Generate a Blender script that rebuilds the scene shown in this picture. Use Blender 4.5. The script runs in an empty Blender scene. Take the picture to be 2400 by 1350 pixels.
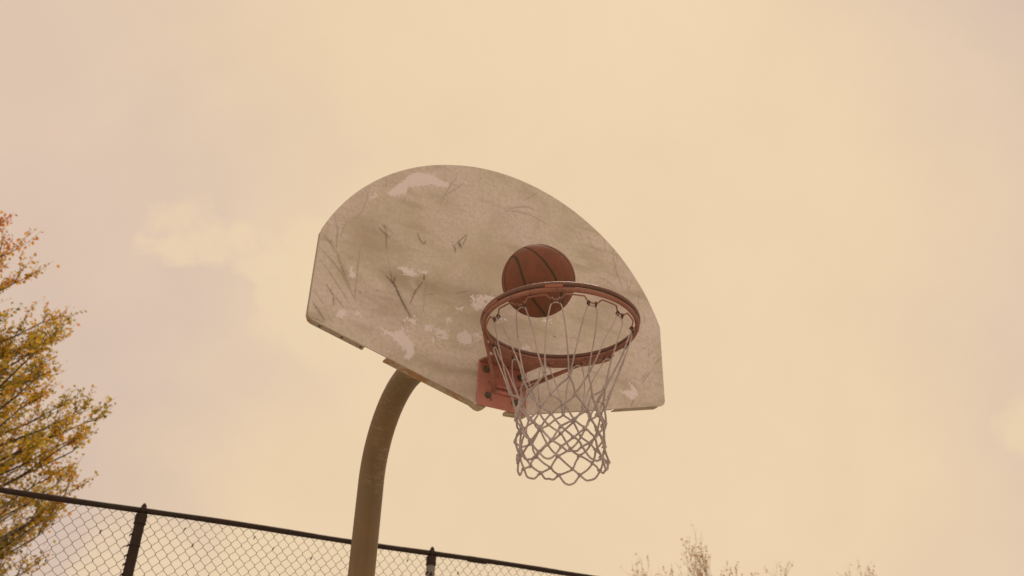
import bpy, math, random
import numpy as np
from mathutils import Vector, Matrix

random.seed(7)
rng = np.random.default_rng(11)
scene = bpy.context.scene
col = scene.collection

# ------------------------------------------------------------------ camera
cam_d = bpy.data.cameras.new("camera")
cam = bpy.data.objects.new("camera", cam_d)
col.objects.link(cam)
RIGHT = Vector((0.88118394, -0.47219119, 0.02345942))
UP = Vector((-0.25462453, -0.43219057, 0.86508824))
FWD = Vector((0.39834811, 0.7682752, 0.50107085))
CAM = Vector((-1.2499, -2.4665, 1.7601))
m = Matrix.Identity(4)
for i in range(3):
    m[i][0] = RIGHT[i]; m[i][1] = UP[i]; m[i][2] = -FWD[i]; m[i][3] = CAM[i]
cam.matrix_world = m
cam_d.sensor_width = 36.0
cam_d.lens = 31.237
cam_d.clip_start = 0.05
cam_d.clip_end = 2000.0
cam_d.dof.use_dof = True
cam_d.dof.focus_distance = 2.85
cam_d.dof.aperture_fstop = 4.5
scene.camera = cam

# ------------------------------------------------------------------ sky, sun, exposure
SUN_DIR = Vector((0.327, 0.452, 0.83)).normalized()
sun_el = math.asin(SUN_DIR.z)
sun_az = math.atan2(SUN_DIR.x, SUN_DIR.y)
world = bpy.data.worlds.new("World")
scene.world = world
world.use_nodes = True
wn = world.node_tree
wn.nodes.clear()
def W(t, **kw):
    n = wn.nodes.new(t)
    for k, v in kw.items(): setattr(n, k, v)
    return n
def wl(a, b): wn.links.new(a, b)
w_out = W("ShaderNodeOutputWorld"); w_bg = W("ShaderNodeBackground")
wl(w_bg.outputs[0], w_out.inputs[0])
w_bg.inputs[1].default_value = 1.0
tc = W("ShaderNodeTexCoord")
direction = tc.outputs["Generated"]
def wmath(op, a, b=None, clamp=False):
    n = W("ShaderNodeMath", operation=op); n.use_clamp = clamp
    for i, v in enumerate((a, b)):
        if v is None: continue
        if isinstance(v, (int, float)): n.inputs[i].default_value = v
        else: wl(v, n.inputs[i])
    return n.outputs[0]
def wnoise(scale, detail=4, rough=0.55, dist=0.0, vec=None):
    n = W("ShaderNodeTexNoise"); n.inputs["Scale"].default_value = scale
    n.inputs["Detail"].default_value = detail; n.inputs["Roughness"].default_value = rough
    n.inputs["Distortion"].default_value = dist
    wl(vec or direction, n.inputs["Vector"]); return n
def wmix(fac, a, b):
    n = W("ShaderNodeMix", data_type='RGBA')
    if isinstance(fac, (int, float)): n.inputs[0].default_value = fac
    else: wl(fac, n.inputs[0])
    for sock, v in ((n.inputs[6], a), (n.inputs[7], b)):
        if isinstance(v, tuple): sock.default_value = v + (1.0,)
        else: wl(v, sock)
    return n.outputs[2]
def wrange(v, a, b, smooth=True):
    n = W("ShaderNodeMapRange", interpolation_type='SMOOTHSTEP' if smooth else 'LINEAR')
    n.inputs[1].default_value = a; n.inputs[2].default_value = b
    wl(v, n.inputs[0]); return n.outputs[0]
# direction disturbed by two octaves of noise: gives clouds their billowed edges
nz1 = wnoise(9.0, 6, 0.6)
sub = W("ShaderNodeVectorMath", operation='SUBTRACT'); wl(nz1.outputs["Color"], sub.inputs[0]); sub.inputs[1].default_value = (0.5, 0.5, 0.5)
sca = W("ShaderNodeVectorMath", operation='SCALE'); wl(sub.outputs[0], sca.inputs[0]); sca.inputs["Scale"].default_value = 0.10
add = W("ShaderNodeVectorMath", operation='ADD'); wl(direction, add.inputs[0]); wl(sca.outputs[0], add.inputs[1])
warped = add.outputs[0]
def lobe(px, py, r):
    """cloud lobe in sky direction space (direction given by its bearing), value falls 1 -> 0 at r"""
    d = (RIGHT * ((px - 1200) / 2082.44) + UP * (-(py - 675) / 2082.44) + FWD).normalized()
    n = W("ShaderNodeVectorMath", operation='DISTANCE'); wl(warped, n.inputs[0]); n.inputs[1].default_value = d
    return wmath('SUBTRACT', 1.0, wmath('DIVIDE', n.outputs["Value"], r / 2082.44))
# the sun sits behind the cloud sheet: broad glow round it
dot = W("ShaderNodeVectorMath", operation='DOT_PRODUCT'); wl(warped, dot.inputs[0]); dot.inputs[1].default_value = SUN_DIR
glow = wrange(dot.outputs["Value"], 0.45, 0.99)
soft = wnoise(2.3, 4, 0.5).outputs["Fac"]
# warm bright cloud deck (soft) against the greyer pinkish veil
warm = None
for px, py, r in ((1300, 100, 900), (1250, 600, 800), (1330, 1050, 900), (1500, 1500, 900), (1650, 500, 800), (900, 1400, 700), (1750, 1000, 700)):
    v = lobe(px, py, r); warm = v if warm is None else wmath('MAXIMUM', warm, v)
warm_soft = wrange(wmath('ADD', warm, wmath('MULTIPLY', wmath('SUBTRACT', soft, 0.5), 0.7)), -0.15, 0.55)
# crisp-edged cumulus puffs
puff = None
for px, py, r in ((432, 525, 58), (398, 572, 44), (470, 560, 64), (545, 568, 66), (620, 592, 72), (690, 640, 110), (650, 680, 80), (760, 720, 170), (720, 560, 60),
                  (2385, 1005, 58), (2430, 965, 66), (620, 1350, 150), (330, 1350, 130)):
    v = lobe(px, py, r); puff = v if puff is None else wmath('MAXIMUM', puff, v)
puffm = wmath('MULTIPLY', wrange(puff, -0.08, 0.42), wrange(wnoise(22.0, 6, 0.6).outputs["Fac"], 0.22, 0.52))
tex = wnoise(5.0, 6, 0.62, 0.3).outputs["Fac"]
base = wmix(wrange(soft, 0.35, 0.65), (0.655, 0.500, 0.415), (0.740, 0.562, 0.440))
base = wmix(warm_soft, base, (0.836, 0.638, 0.416))
base = wmix(wmath('MULTIPLY', puffm, 0.7), base, (0.845, 0.652, 0.424))
base = wmix(wmath('MULTIPLY', glow, 0.10), base, (0.855, 0.650, 0.424))
grain = wmath('ADD', 0.945, wmath('MULTIPLY', tex, 0.11))
gm = W("ShaderNodeVectorMath", operation='SCALE'); wl(base, gm.inputs[0]); wl(grain, gm.inputs["Scale"])
# a little of the clear daylight sky above shows through the veil
sky = W("ShaderNodeTexSky", sky_type='NISHITA'); sky.sun_disc = False
sky.sun_elevation = sun_el; sky.sun_rotation = sun_az
sky.dust_density = 3.0
sks = W("ShaderNodeVectorMath", operation='SCALE'); wl(sky.outputs[0], sks.inputs[0]); sks.inputs["Scale"].default_value = 0.08
wl(wmix(0.02, gm.outputs[0], sks.outputs[0]), w_bg.inputs[0])

sun_d = bpy.data.lights.new("sun", 'SUN'); sun_d.energy = 1.5; sun_d.angle = math.radians(24); sun_d.color = (1.0, 0.86, 0.66)
sun = bpy.data.objects.new("sun", sun_d); col.objects.link(sun)
sun.rotation_euler = SUN_DIR.to_track_quat('Z', 'Y').to_euler()
sun.location = (3, 5, 12)

vs = scene.view_settings
vs.view_transform = 'Standard'; vs.look = 'None'; vs.exposure = 0.0; vs.gamma = 1.0; vs.use_curve_mapping = False
scene.render.engine = 'CYCLES'

# ------------------------------------------------------------------ helpers
def tag(o, label=None, cat=None, group=None, kind=None):
    for k, v in (("label", label), ("category", cat), ("group", group), ("kind", kind)):
        if v: o[k] = v
    return o
def empty(name, loc=(0, 0, 0)):
    o = bpy.data.objects.new(name, None); col.objects.link(o); o.location = loc; o["_w"] = list(loc)
    o.empty_display_size = 0.1
    return o
def link(name, me, parent=None, loc=None):
    """mesh data are in world coordinates; parent empties/parts are unrotated, so subtract the parent's place"""
    o = bpy.data.objects.new(name, me); col.objects.link(o)
    if parent is not None:
        o.parent = parent
        pl = Vector(parent.get("_w", (0, 0, 0)))
        o.location = (Vector(loc) if loc is not None else Vector((0, 0, 0))) - pl
        o["_w"] = list(Vector(loc) if loc is not None else Vector((0, 0, 0)))
    elif loc is not None:
        o.location = loc; o["_w"] = list(loc)
    return o
class MB:
    def __init__(s): s.v = []; s.f = []
    def add(s, v, f):
        o = len(s.v); s.v += [tuple(p) for p in v]; s.f += [tuple(i + o for i in q) for q in f]
    def box(s, a, b):
        x0, y0, z0 = a; x1, y1, z1 = b
        s.add([(x0,y0,z0),(x1,y0,z0),(x1,y1,z0),(x0,y1,z0),(x0,y0,z1),(x1,y0,z1),(x1,y1,z1),(x0,y1,z1)],
              [(0,3,2,1),(4,5,6,7),(0,1,5,4),(1,2,6,5),(2,3,7,6),(3,0,4,7)])
    def prism(s, bottom, top):
        n = len(bottom); s.add(list(bottom) + list(top), [tuple(range(n))[::-1], tuple(range(n, 2*n))] + [(i, (i+1) % n, n + (i+1) % n, n + i) for i in range(n)])
    def tube(s, pts, rad, n=8, closed=False, cap=True):
        pts = [Vector(p) for p in pts]; k = len(pts)
        if not hasattr(rad, '__len__'): rad = [rad] * k
        tang = []
        for i in range(k):
            a = pts[i-1] if (closed or i > 0) else pts[i]
            b = pts[(i+1) % k] if (closed or i < k-1) else pts[i]
            tang.append((b - a).normalized())
        t0 = tang[0]; ref = Vector((0, 0, 1)) if abs(t0.z) < 0.9 else Vector((1, 0, 0))
        nrm = (ref - t0 * ref.dot(t0)).normalized()
        v = []
        for i in range(k):
            t = tang[i]; nrm = (nrm - t * nrm.dot(t)).normalized(); bi = t.cross(nrm)
            for j in range(n):
                a = 2 * math.pi * j / n; v.append(pts[i] + (nrm * math.cos(a) + bi * math.sin(a)) * rad[i])
        f = []
        for i in range(k if closed else k - 1):
            i2 = (i + 1) % k
            for j in range(n):
                j2 = (j + 1) % n; f.append((i*n + j, i*n + j2, i2*n + j2, i2*n + j))
        if cap and not closed:
            f.append(tuple(range(n))[::-1]); f.append(tuple((k-1)*n + j for j in range(n)))
        s.add(v, f)
    def lathe(s, prof, c, n=24):
        """profile of (radius, z) pairs about a vertical axis through c"""
        v = []; f = []
        for r, z in prof:
            for j in range(n):
                a = 2*math.pi*j/n; v.append((c[0] + r*math.cos(a), c[1] + r*math.sin(a), c[2] + z))
        for i in range(len(prof)-1):
            for j in range(n):
                j2 = (j+1) % n; f.append((i*n+j, i*n+j2, (i+1)*n+j2, (i+1)*n+j))
        f.append(tuple(range(n))[::-1]); f.append(tuple((len(prof)-1)*n + j for j in range(n)))
        s.add(v, f)
    def mesh(s, name, mat, smooth=False):
        me = bpy.data.meshes.new(name); me.from_pydata(s.v, [], s.f); me.update()
        if mat: me.materials.append(mat)
        if smooth: me.polygons.foreach_set("use_smooth", [True] * len(me.polygons))
        return me
    def build(s, name, mat, parent=None, smooth=False, auto=None):
        me = s.mesh(name, mat, smooth or auto is not None)
        if auto is not None: me.set_sharp_from_angle(angle=math.radians(auto))
        return link(name, me, parent)
def bevel(o, w, seg=2):
    b = o.modifiers.new("bevel", 'BEVEL'); b.width = w; b.segments = seg; b.limit_method = 'ANGLE'; b.angle_limit = math.radians(35)
    return o

# ------------------------------------------------------------------ materials
class Mat:
    def __init__(s, name, rough=0.6, metal=0.0):
        s.m = bpy.data.materials.new(name); s.m.use_nodes = True; s.t = s.m.node_tree; s.t.nodes.clear()
        s.out = s.n("ShaderNodeOutputMaterial"); s.b = s.n("ShaderNodeBsdfPrincipled")
        s.l(s.b.outputs[0], s.out.inputs[0]); s.b.inputs["Roughness"].default_value = rough; s.b.inputs["Metallic"].default_value = metal
        s.tc = s.n("ShaderNodeTexCoord")
    def n(s, t, **kw):
        n = s.t.nodes.new(t)
        for k, v in kw.items(): setattr(n, k, v)
        return n
    def l(s, a, b): s.t.links.new(a, b)
    def put(s, sock, v):
        if isinstance(v, (int, float)): sock.default_value = v
        elif isinstance(v, tuple): sock.default_value = v + (1.0,) if len(v) == 3 and sock.type == 'RGBA' else v
        else: s.l(v, sock)
    def noise(s, scale, detail=4, rough=0.55, dist=0.0, stretch=None, vec=None):
        n = s.n("ShaderNodeTexNoise"); n.inputs["Scale"].default_value = scale; n.inputs["Detail"].default_value = detail
        n.inputs["Roughness"].default_value = rough; n.inputs["Distortion"].default_value = dist
        src = vec or s.tc.outputs["Object"]
        if stretch:
            mp = s.n("ShaderNodeMapping"); mp.inputs["Scale"].default_value = stretch; s.l(src, mp.inputs[0]); src = mp.outputs[0]
        s.l(src, n.inputs["Vector"]); return n.outputs["Fac"]
    def rng(s, v, a, b, c=0.0, d=1.0, smooth=True):
        n = s.n("ShaderNodeMapRange", interpolation_type='SMOOTHSTEP' if smooth else 'LINEAR')
        for i, q in ((1, a), (2, b), (3, c), (4, d)): n.inputs[i].default_value = q
        s.l(v, n.inputs[0]); return n.outputs[0]
    def math(s, op, a, b=None):
        n = s.n("ShaderNodeMath", operation=op); s.put(n.inputs[0], a)
        if b is not None: s.put(n.inputs[1], b)
        return n.outputs[0]
    def mix(s, f, a, b, blend='MIX'):
        n = s.n("ShaderNodeMix", data_type='RGBA', blend_type=blend); s.put(n.inputs[0], f); s.put(n.inputs[6], a); s.put(n.inputs[7], b); return n.outputs[2]
    def attr(s, name): return s.n("ShaderNodeAttribute", attribute_name=name).outputs["Fac"]
    def color(s, c): s.put(s.b.inputs["Base Color"], c)
    def rough(s, r): s.put(s.b.inputs["Roughness"], r)
    def bump(s, h, strength=0.3, dist=0.002):
        n = s.n("ShaderNodeBump"); n.inputs["Strength"].default_value = strength; n.inputs["Distance"].default_value = dist
        s.l(h, n.inputs["Height"]); s.l(n.outputs[0], s.b.inputs["Normal"])

def board_material():
    M = Mat("weathered_board_paint", 0.62)
    big = M.noise(2.2, 5, 0.6, 0.4); mid = M.noise(6.5, 6, 0.62, 0.5); fine = M.noise(70, 6, 0.7); cloth = M.noise(330, 3, 0.6)
    streak = M.noise(7, 5, 0.6, 0.2, stretch=(0.55, 1, 2.4))
    c = M.mix(M.rng(big, 0.36, 0.64), (0.890, 0.795, 0.735), (0.855, 0.790, 0.655))       # grey paint, olive grime
    c = M.mix(M.math('MULTIPLY', M.rng(mid, 0.42, 0.68), 0.6), c, (0.665, 0.595, 0.455))
    c = M.mix(M.math('MULTIPLY', M.rng(streak, 0.50, 0.72), 0.75), c, (0.560, 0.485, 0.370))
    c = M.mix(M.math('MULTIPLY', M.rng(fine, 0.40, 0.66), 0.55), c, (0.600, 0.530, 0.395))
    c = M.mix(M.math('MULTIPLY', M.rng(cloth, 0.5, 0.8), 0.3), c, (0.54, 0.465, 0.34))
    # grime worn in towards the middle of the board, cleaner at the wings
    g = M.attr("grime")
    c = M.mix(M.math('MULTIPLY', M.math('MULTIPLY', g, M.rng(M.noise(3.2, 6, 0.6, 0.8), 0.30, 0.66)), 0.5), c, (0.620, 0.550, 0.335))
    st = M.attr("stain")
    c = M.mix(M.math('MULTIPLY', M.math('MULTIPLY', st, M.rng(M.noise(5, 6, 0.65, 1.0, stretch=(0.6, 1, 1.8)), 0.26, 0.56)), 0.95), c, (0.500, 0.410, 0.290))
    # flaked patches with pale primer
    ch = M.attr("chip"); la = M.attr("lace")
    e1 = M.math('ADD', ch, M.math('MULTIPLY', M.math('SUBTRACT', M.noise(80, 7, 0.75, 0.5), 0.5), 0.060))
    k1 = M.rng(e1, -0.0006, 0.0010)
    e2 = M.math('ADD', M.math('MINIMUM', la, 0.006), M.math('MULTIPLY', M.math('SUBTRACT', M.noise(78, 6, 0.7, 0.8), 0.485), 0.085))
    k2 = M.rng(e2, 0.001, 0.0035)
    chip = M.math('MAXIMUM', k1, k2)
    pits = M.rng(M.noise(170, 5, 0.65), 0.60, 0.66)
    chip = M.math('MULTIPLY', chip, M.math('SUBTRACT', 1.0, M.math('MULTIPLY', pits, 0.8)))
    c = M.mix(M.math('MULTIPLY', chip, 0.95), c, (0.985, 0.915, 0.890))
    # scuffs and scratched-in marks
    mk = M.attr("mark"); br = M.rng(M.noise(150, 6, 0.75), 0.36, 0.56, 0.30, 1.0)
    k = M.math('MULTIPLY', mk, br)
    c = M.mix(k, c, (0.105, 0.076, 0.044))
    M.color(c)
    M.rough(M.rng(fine, 0.3, 0.7, 0.5, 0.75))
    h = M.math('ADD', M.math('MULTIPLY', fine, 0.5), M.math('MULTIPLY', chip, -0.8))
    M.bump(h, 0.25, 0.0015)
    return M.m
def rusty_edge(name, rust, base=(0.55, 0.47, 0.37)):
    M = Mat(name, 0.7); nz = M.noise(14, 7, 0.68, 0.6); fi = M.noise(90, 5, 0.65)
    c = M.mix(M.rng(fi, 0.35, 0.7), base, tuple(0.72 * x for x in base))
    c = M.mix(M.rng(nz, 0.62 - rust, 0.72 - rust), c, M.mix(M.rng(fi, 0.4, 0.6), (0.50, 0.27, 0.12), (0.38, 0.22, 0.12)))
    M.color(c); M.bump(fi, 0.4, 0.001); return M.m
def painted_metal(name, col_a, col_b, chip_col, chip_amt=0.0, rough=0.5, scale=30, spec=0.5):
    M = Mat(name, rough); a = M.noise(scale, 6, 0.65, 0.3); b = M.noise(scale * 0.28, 5, 0.6); c = M.noise(scale * 5, 4, 0.6)
    x = M.mix(M.rng(b, 0.35, 0.65), col_a, col_b)
    x = M.mix(M.math('MULTIPLY', M.rng(c, 0.45, 0.75), 0.35), x, tuple(0.6 * v for v in col_b))
    if chip_amt: x = M.mix(M.rng(a, 0.70 - chip_amt, 0.74 - chip_amt), x, chip_col)
    M.color(x); M.rough(M.rng(a, 0.3, 0.7, rough - 0.1, rough + 0.15)); M.bump(M.math('ADD', a, M.math('MULTIPLY', c, 0.4)), 0.25, 0.0012)
    M.b.inputs["Specular IOR Level"].default_value = spec
    return M.m
def pole_material():
    M = Mat("pole_paint", 0.55)
    b = M.noise(3.5, 5, 0.6, 0.5); f = M.noise(120, 5, 0.65); st = M.noise(26, 4, 0.6, 0.2, stretch=(1, 1, 0.06))
    c = M.mix(M.rng(b, 0.3, 0.7), (0.215, 0.152, 0.070), (0.270, 0.176, 0.084))
    c = M.mix(M.math('MULTIPLY', M.rng(st, 0.45, 0.7), 0.4), c, (0.180, 0.124, 0.062))
    c = M.mix(M.math('MULTIPLY', M.rng(f, 0.5, 0.75), 0.12), c, (0.16, 0.11, 0.065))
    # chain-worn scrapes on the inside of the bend
    s = M.attr("scrape")
    mp = M.n("ShaderNodeMapping"); mp.inputs["Rotation"].default_value = (0.9, 0.0, 0.0); M.l(M.tc.outputs["Object"], mp.inputs[0])
    ln = M.noise(70, 3, 0.6, 0.5, stretch=(0.35, 1.0, 0.10), vec=mp.outputs[0])
    sc = M.math('MULTIPLY', M.math('MULTIPLY', M.rng(ln, 0.54, 0.62), M.rng(M.noise(9, 3, 0.5), 0.40, 0.58)), s)
    c = M.mix(M.math('MULTIPLY', sc, 0.42), c, (0.40, 0.345, 0.225))
    dk = M.rng(M.noise(8, 3, 0.5), 0.74, 0.78)
    c = M.mix(M.math('MULTIPLY', dk, 0.6), c, (0.10, 0.065, 0.04))
    M.color(c); M.bump(M.math('ADD', M.math('MULTIPLY', f, 0.3), sc), 0.12, 0.001); M.b.inputs["Specular IOR Level"].default_value = 0.35
    return M.m
def ball_material():
    M = Mat("ball_leather", 0.72)
    s = M.attr("seam"); n = M.noise(9, 5, 0.6, 0.4); f = M.noise(60, 4, 0.6)
    c = M.mix(M.rng(n, 0.32, 0.68), (0.218, 0.099, 0.058), (0.285, 0.106, 0.065))
    c = M.mix(M.math('MULTIPLY', M.rng(f, 0.45, 0.72), 0.35), c, (0.165, 0.068, 0.032))
    c = M.mix(M.math('MULTIPLY', M.rng(M.noise(14, 5, 0.7), 0.58, 0.72), 0.5), c, (0.125, 0.066, 0.026))
    M.b.inputs["Specular IOR Level"].default_value = 0.22
    c = M.mix(M.math('MULTIPLY', s, 0.85), c, (0.066, 0.060, 0.032))
    M.color(c)
    vo = M.n("ShaderNodeTexVoronoi"); vo.inputs["Scale"].default_value = 330; M.l(M.tc.outputs["Object"], vo.inputs["Vector"])
    M.bump(vo.outputs["Distance"], 0.35, 0.0012)
    return M.m
def cord_material():
    M = Mat("net_cord", 0.85); f = M.noise(420, 3, 0.6); b = M.noise(12, 4, 0.6)
    c = M.mix(M.rng(b, 0.35, 0.65), (0.66, 0.58, 0.54), (0.45, 0.39, 0.385))
    c = M.mix(M.math('MULTIPLY', M.rng(f, 0.45, 0.7), 0.4), c, (0.52, 0.46, 0.40))
    M.color(c)
    wv = M.n("ShaderNodeTexWave", wave_type='BANDS', bands_direction='DIAGONAL'); wv.inputs["Scale"].default_value = 120; wv.inputs["Distortion"].default_value = 1.5
    M.l(M.tc.outputs["Object"], wv.inputs["Vector"]); M.bump(wv.outputs["Fac"], 0.5, 0.001)
    return M.m
def leaf_material(name, ramp, trans=0.5):
    M = Mat(name, 0.6)
    a = M.attr("tint"); r = M.n("ShaderNodeValToRGB"); M.l(a, r.inputs[0])
    el = r.color_ramp.elements
    while len(el) < len(ramp): el.new(0.5)
    for e, (p, c) in zip(el, ramp): e.position = p; e.color = c + (1.0,)
    M.color(r.outputs[0])
    tr = M.n("ShaderNodeBsdfTranslucent"); M.l(r.outputs[0], tr.inputs[0])
    mx = M.n("ShaderNodeMixShader"); mx.inputs[0].default_value = trans
    M.l(M.b.outputs[0], mx.inputs[1]); M.l(tr.outputs[0], mx.inputs[2]); M.l(mx.outputs[0], M.out.inputs[0])
    M.b.inputs["Specular IOR Level"].default_value = 0.2
    return M.m
def bark_material(name, a, b):
    M = Mat(name, 0.9); n = M.noise(18, 6, 0.7, 0.4, stretch=(1, 1, 0.25)); M.color(M.mix(M.rng(n, 0.35, 0.65), a, b)); M.bump(n, 0.6, 0.01); return M.m
def court_material():
    M = Mat("court_asphalt", 0.9); a = M.noise(0.35, 6, 0.6); b = M.noise(160, 4, 0.7)
    c = M.mix(M.rng(a, 0.35, 0.65), (0.350, 0.315, 0.270), (0.410, 0.370, 0.315)); c = M.mix(M.math('MULTIPLY', M.rng(b, 0.5, 0.75), 0.4), c, (0.22, 0.20, 0.17))
    M.color(c); M.bump(b, 0.5, 0.004); return M.m

M_board = board_material()
M_edge = rusty_edge("board_edge", 0.06)
M_edge_rust = rusty_edge("rusty_board_edge", 0.11, (0.60, 0.49, 0.35))
M_back = painted_metal("board_back", (0.30, 0.25, 0.19), (0.24, 0.19, 0.14), (0.22, 0.09, 0.04), 0.08)
M_pole = pole_material()
M_rim = painted_metal("rim_paint", (0.425, 0.190, 0.132), (0.365, 0.158, 0.110), (0.24, 0.14, 0.10), 0.14, 0.62, 60)
M_rim_upper = painted_metal("worn_rim_steel", (0.230, 0.115, 0.078), (0.18, 0.10, 0.072), (0.38, 0.125, 0.08), 0.08, 0.36, 38)
M_plate = painted_metal("bracket_paint", (0.640, 0.275, 0.210), (0.570, 0.240, 0.180), (0.30, 0.14, 0.09), 0.08, 0.66, 30)
M_bolt = painted_metal("dark_bolt", (0.210, 0.175, 0.125), (0.155, 0.130, 0.095), (0.16, 0.07, 0.035), 0.1, 0.4, 60)
M_wire = painted_metal("hook_wire", (0.175, 0.080, 0.050), (0.115, 0.062, 0.042), (0.06, 0.04, 0.03), 0.1, 0.5, 90)
M_ball = ball_material()
M_cord = cord_material()
M_fence = painted_metal("fence_paint", (0.050, 0.033, 0.024), (0.038, 0.025, 0.018), (0.10, 0.06, 0.04), 0.03, 0.65, 26, spec=0.25)
M_fence_worn = painted_metal("flaked_fence_paint", (0.048, 0.033, 0.025), (0.036, 0.026, 0.02), (0.265, 0.235, 0.215), 0.24, 0.65, 20, spec=0.25)
M_mesh = painted_metal("fence_wire", (0.30, 0.24, 0.19), (0.22, 0.175, 0.14), (0.12, 0.09, 0.07), 0.08, 0.6, 40, spec=0.3)
M_leaf = leaf_material("autumn_leaves", [(0.0, (0.25, 0.215, 0.028)), (0.22, (0.56, 0.420, 0.045)), (0.46, (0.80, 0.490, 0.065)), (0.74, (0.76, 0.310, 0.068)), (1.0, (0.64, 0.200, 0.055))], 0.66)
M_bark = bark_material("tree_bark", (0.105, 0.075, 0.050), (0.060, 0.043, 0.030))
M_twig = bark_material("bare_twig", (0.50, 0.35, 0.235), (0.38, 0.26, 0.175))
M_bud = leaf_material("dry_buds", [(0.0, (0.50, 0.29, 0.12)), (1.0, (0.62, 0.34, 0.13))], 0.4)
M_court = court_material()

# ------------------------------------------------------------------ ground
g = MB()
N = 24; half = 600.0
for i in range(N + 1):
    for j in range(N + 1): g.v.append((-half + 2*half*i/N, -half + 2*half*j/N, 0.0))
g.f = [(i*(N+1)+j, (i+1)*(N+1)+j, (i+1)*(N+1)+j+1, i*(N+1)+j+1) for i in range(N) for j in range(N)]
tag(g.build("ground", M_court), kind="structure")

# ------------------------------------------------------------------ chain link fence
FY = 3.585; RAIL_Z = 3.313
POSTS = [-4.709, -2.709, -0.709, 1.291, 3.291, 5.291]
fence = tag(empty("chain_link_fence", (POSTS[0], FY, 0)), "tall dark brown chain link fence running behind the curved hoop pole", "fence")
x0, x1 = POSTS[0] - 0.9, POSTS[-1] + 0.9
t = MB(); pts = []; rad = []
for i in range(161):
    u = i / 160; x = x0 + (x1 - x0) * u
    sag = 0.004 * math.sin((x - POSTS[0]) / 2.0 * math.pi * 2)
    pts.append((x, FY, RAIL_Z + sag - 0.004)); rad.append(0.0185 + 0.0012 * math.sin(x * 9.1) * math.sin(x * 3.7))
t.tube(pts, rad, 14); rail = t.build("top_rail", M_fence, fence, smooth=True)
s = MB()   # sleeves where lengths of rail join
for x in (-1.62, 1.66, 3.0):
    s = MB(); s.tube([(x - 0.075, FY, RAIL_Z - 0.004), (x + 0.075, FY, RAIL_Z - 0.004)], 0.0222, 14); s.build("rail_sleeve", M_fence, rail, auto=40)
for pi, px in enumerate(POSTS):
    mat = M_fence_worn if pi == 3 else M_fence
    p = MB(); p.lathe([(0.0315, 0), (0.0315, 3.262)], (px, FY, 0), 24); post = p.build("post", mat, fence, auto=40)
    if pi == 3: post["label"] = "fence post with pale flaked paint below its cap"
    c = MB(); c.lathe([(0.0375, 3.222), (0.0385, 3.229), (0.0355, 3.232), (0.0360, 3.278), (0.033, 3.286), (0.020, 3.290)], (px, FY, 0), 24)
    # eye that carries the rail, with its cast spike
    ring = [(px, FY + 0.0275*math.cos(a), RAIL_Z - 0.004 + 0.0275*math.sin(a)) for a in np.linspace(0, 2*math.pi, 20, endpoint=False)]
    ringb = []
    c.tube([(px - 0.014, FY, RAIL_Z - 0.004), (px + 0.014, FY, RAIL_Z - 0.004)], 0.0262, 18)
    c.lathe([(0.017, 3.325), (0.016, 3.338), (0.011, 3.349), (0.004, 3.357)], (px + 0.003, FY, 0), 10)
    c.build("post_cap", M_fence, post, auto=45)
    for k, zz in enumerate((3.085, 2.62, 2.1, 1.5, 0.9, 0.4)):
        b = MB(); zt = zz + 0.008 * math.sin(px * 5 + k)
        b.tube([(px + 0.0335*math.cos(a), FY + 0.0335*math.sin(a), zt) for a in np.linspace(0, 2*math.pi, 20, endpoint=False)], 0.003, 6, closed=True)
        b.tube([(px - 0.033, FY + 0.004, zt), (px - 0.055, FY + 0.016, zt - 0.004), (px - 0.066, FY + 0.024, zt - 0.012)], 0.0022, 6)
        b.build("tie_wire", M_fence, post, smooth=True)
    if pi in (2, 3):       # burrs of old mesh left along the near posts
        for k in range(9 if pi == 2 else 3):
            z = 3.15 - k * 0.062 + random.uniform(-0.012, 0.012); b = MB()
            b.tube([(px - 0.028, FY - 0.01, z + 0.012), (px - 0.040, FY - 0.012, z + 0.004), (px - 0.044 - random.uniform(0, 0.006), FY - 0.012, z - 0.006 - random.uniform(0, 0.008))], [0.007, 0.005, 0.0015], 6)
            b.build("wire_burr", M_fence, post, smooth=True)
# woven fabric: zigzag wires that hook into their neighbours
PW, PH = 0.069, 0.083
fab = MB(); YM = FY + 0.026
nw = int((x1 - x0) / (PW/2)); rows = int(2 * (RAIL_Z - 0.06) / PH)
def bulge(x, z): return 0.012*math.sin(x*2.3 + z*1.1) + 0.006*math.sin(x*5.9 - z*2.7)
for w in range(nw):
    xc = x0 + 0.05 + w * PW / 2; pts = []
    for r in range(rows + 1):
        z = RAIL_Z - 0.002 - r * PH / 2
        if z < 0.03: break
        side = 1 if ((r + w) % 2 == 0) else -1
        x = xc + side * (PW * 0.25 + 0.0016)
        dx = 0.0035*math.sin(xc*3 + z*9) ; dz = 0.003*math.sin(xc*2.3 + z*17)
        y = YM + (0.0022 if side > 0 else -0.0022) + (bulge(x, z) if z < 3.2 else bulge(x, z) * (RAIL_Z - z) / 0.113)
        # rounded knuckle: points either side of the turn
        pts.append((x + dx, y, z + 0.0045 + dz)); pts.append((x + dx, y - side*0.001, z - 0.0045 + dz))
    fab.tube(pts, 0.0016, 4)
mo = fab.build("chain_link_mesh", M_mesh, fence, smooth=True); mo["kind"] = "stuff"
# bits of debris caught in the mesh
for k, (dx, dz) in enumerate(((-0.92, -0.16), (-0.43, -0.075), (-0.36, -0.17), (0.02, -0.065), (0.155, -0.12), (0.42, -0.15), (0.86, -0.12), (1.12, -0.07), (1.52, -0.11))):
    x = dx; z = RAIL_Z + dz; b = MB()
    b.tube([(x - 0.006, YM, z - 0.014), (x, YM - 0.004, z), (x + 0.004, YM - 0.002, z + 0.012)], [0.002, 0.005, 0.0015], 6)
    b.build("caught_scrap", M_fence, fence, smooth=True)

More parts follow.
